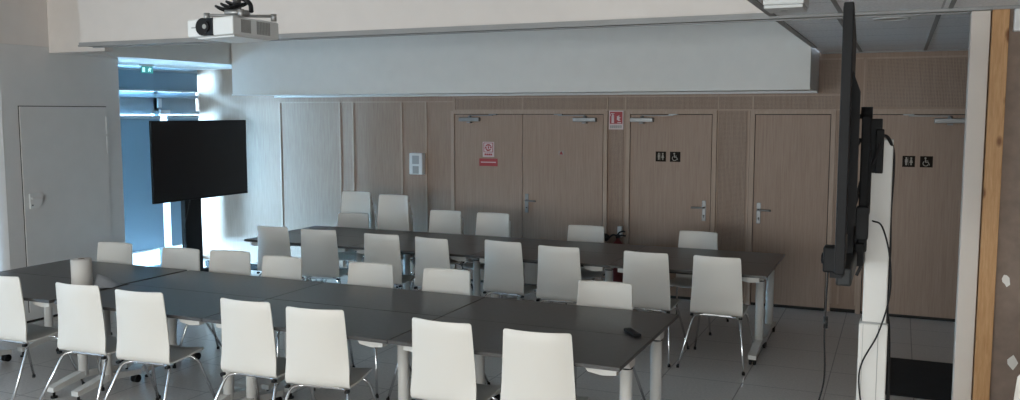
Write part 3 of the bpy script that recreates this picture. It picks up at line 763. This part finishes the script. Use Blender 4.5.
wc(.03, 0, 'dark square man and woman toilet sign, on the far right door')
wc(.19, 1, 'dark square wheelchair toilet sign, on the far right door')
# wall terminal
t = thing('wall_dispenser', 'white wall-mounted dispenser on the wood wall left of the double door', 'dispenser', (-5.575, WY-.013, 1.30))
B('dispenser_body', M['whitepl'], t, (0, .185, -.085, 0, .0, .265), bev=.010)
B('window_panel', M['trimg'], t, (.045, .140, -.0875, -.084, .130, .235))
B('outlet_recess', M['greyvent'], t, (.05, .135, -.0875, -.084, .012, .105))

# fire extinguisher hung on the wall
t = thing('fire_extinguisher', 'dark red fire extinguisher with black horn on the wall behind the rear tables', 'fire extinguisher', (-2.865, 9.60, .10))
bm = bmesh.new()
prof = [(0, .0), (.062, .0), (.07, .012), (.07, .44), (.060, .49), (.035, .525), (.022, .535), (.022, .56)]
n = 20; rg = [[bm.verts.new((max(r, .0005)*math.cos(2*PI*k/n), max(r, .0005)*math.sin(2*PI*k/n), z)) for k in range(n)] for r, z in prof]
for a in range(len(rg)-1):
    for k in range(n): f = bm.faces.new([rg[a][k], rg[a][(k+1) % n], rg[a+1][(k+1) % n], rg[a+1][k]]); f.smooth = True
obj('cylinder', bm, M['red'], t)
bm = bmesh.new(); box(bm, -.02, .02, -.018, .018, .555, .60, bev=.004)
tube(bm, smoothpath([(-.01, 0, .59), (.02, 0, .625), (.06, 0, .638), (.085, 0, .632)], 5), .009, 8); tube(bm, smoothpath([(.0, 0, .575), (.04, 0, .592), (.09, 0, .588)], 5), .009, 8)
obj('valve_handle', bm, M['blackp'], t)
bm = bmesh.new(); tube(bm, smoothpath([(0, -.02, .58), (-.04, -.05, .60), (-.09, -.05, .565), (-.10, -.04, .56)], 5), .010, 8)
tube(bm, [(-.09, -.04, .565), (-.12, -.04, .565), (-.215, -.04, .565)], [.022, .045, .048], 14)
obj('discharge_horn', bm, M['blackp'], t)
B('wall_hook', M['whitepl'], t, (-.03, .02, .075, .118, .56, .68))
# exit sign under the bulkhead, by the blinds
t = thing('exit_sign', 'small lit green emergency exit sign hanging by the short blind', 'exit sign', (-8.55, 8.39, 2.652))
B('sign_housing', M['whitepl'], t, (-.025, .025, -.10, .10, -.02, 0))
pn = B('sign_panel', M['exitg'], t, (-.004, .004, -.095, .095, -.105, -.02))
bm = bmesh.new()
prism(bm, [(-.075, -.09), (-.035, -.09), (-.035, -.035), (-.075, -.035)], 'x', .004, .006)
prism(bm, [(.015, -.09), (.035, -.075), (.06, -.09), (.05, -.065), (.07, -.045), (.04, -.035), (.018, -.055)], 'x', .004, .006)
obj('running_figure', bm, M['exitw'], pn)

# black mat by the far right door
bm = bmesh.new(); box(bm, -.10, .52, 6.95, 8.02, .001, .012, bev=.003)
tag(obj('door_mat', bm, M['mat_']), 'black floor mat between the white lift column and the white post', 'mat')

# ------------------------------------------------------------------ light
def area(name, loc, rot, sx, sy_, col, e, spread=None):
    l = bpy.data.lights.new(name, 'AREA'); l.shape = 'RECTANGLE'; l.size = sx; l.size_y = sy_; l.color = col; l.energy = e
    if spread: l.spread = spread
    o = bpy.data.objects.new(name, l); C.objects.link(o); o.location = loc; o.rotation_euler = rot; return o
# daylight outside the far-left window, outside the near-left window and outside the front windows
area('daylight_far_window', (-9.8, 8.2, 1.35), (0, -PI/2, 0), 2.6, 2.0, (.44, .72, 1.0), 2300, 1.9)
area('daylight_left_window', (-8.6, 4.6, 1.4), (0, -PI/2, 0), 2.4, 2.2, (.55, .76, 1.0), 70)
area('added_side_fill', (-8.4, .6, 1.3), (0, -PI/2, 0), 2.3, 5.2, (.58, .76, 1.0), 40)  # added bluish side fill, behind the unseen extra window
area('daylight_front_windows', (-2.5, -6.7, 1.4), (PI/2, 0, 0), 8.0, 2.2, (1.0, .84, .73), 680)
w = bpy.data.worlds.new('sky'); scn.world = w; w.use_nodes = True
bg = w.node_tree.nodes['Background']; bg.inputs['Color'].default_value = (.64, .80, 1, 1); bg.inputs['Strength'].default_value = 3.0

# ------------------------------------------------------------------ camera
cam = bpy.data.cameras.new('camera'); co = bpy.data.objects.new('camera', cam); C.objects.link(co)
cam.sensor_width = 36; cam.lens = 892/1020*36; cam.sensor_fit = 'HORIZONTAL'
co.location = (0, 0, 2.06); co.rotation_euler = (PI/2-.0973, 0, .4115)
cam.clip_start = .05
scn.camera = co
scn.view_settings.view_transform = 'Standard'; scn.view_settings.look = 'None'
scn.view_settings.exposure = 0.27; scn.view_settings.gamma = 1; scn.view_settings.use_curve_mapping = False
scn.cycles.max_bounces = 8; scn.cycles.diffuse_bounces = 5
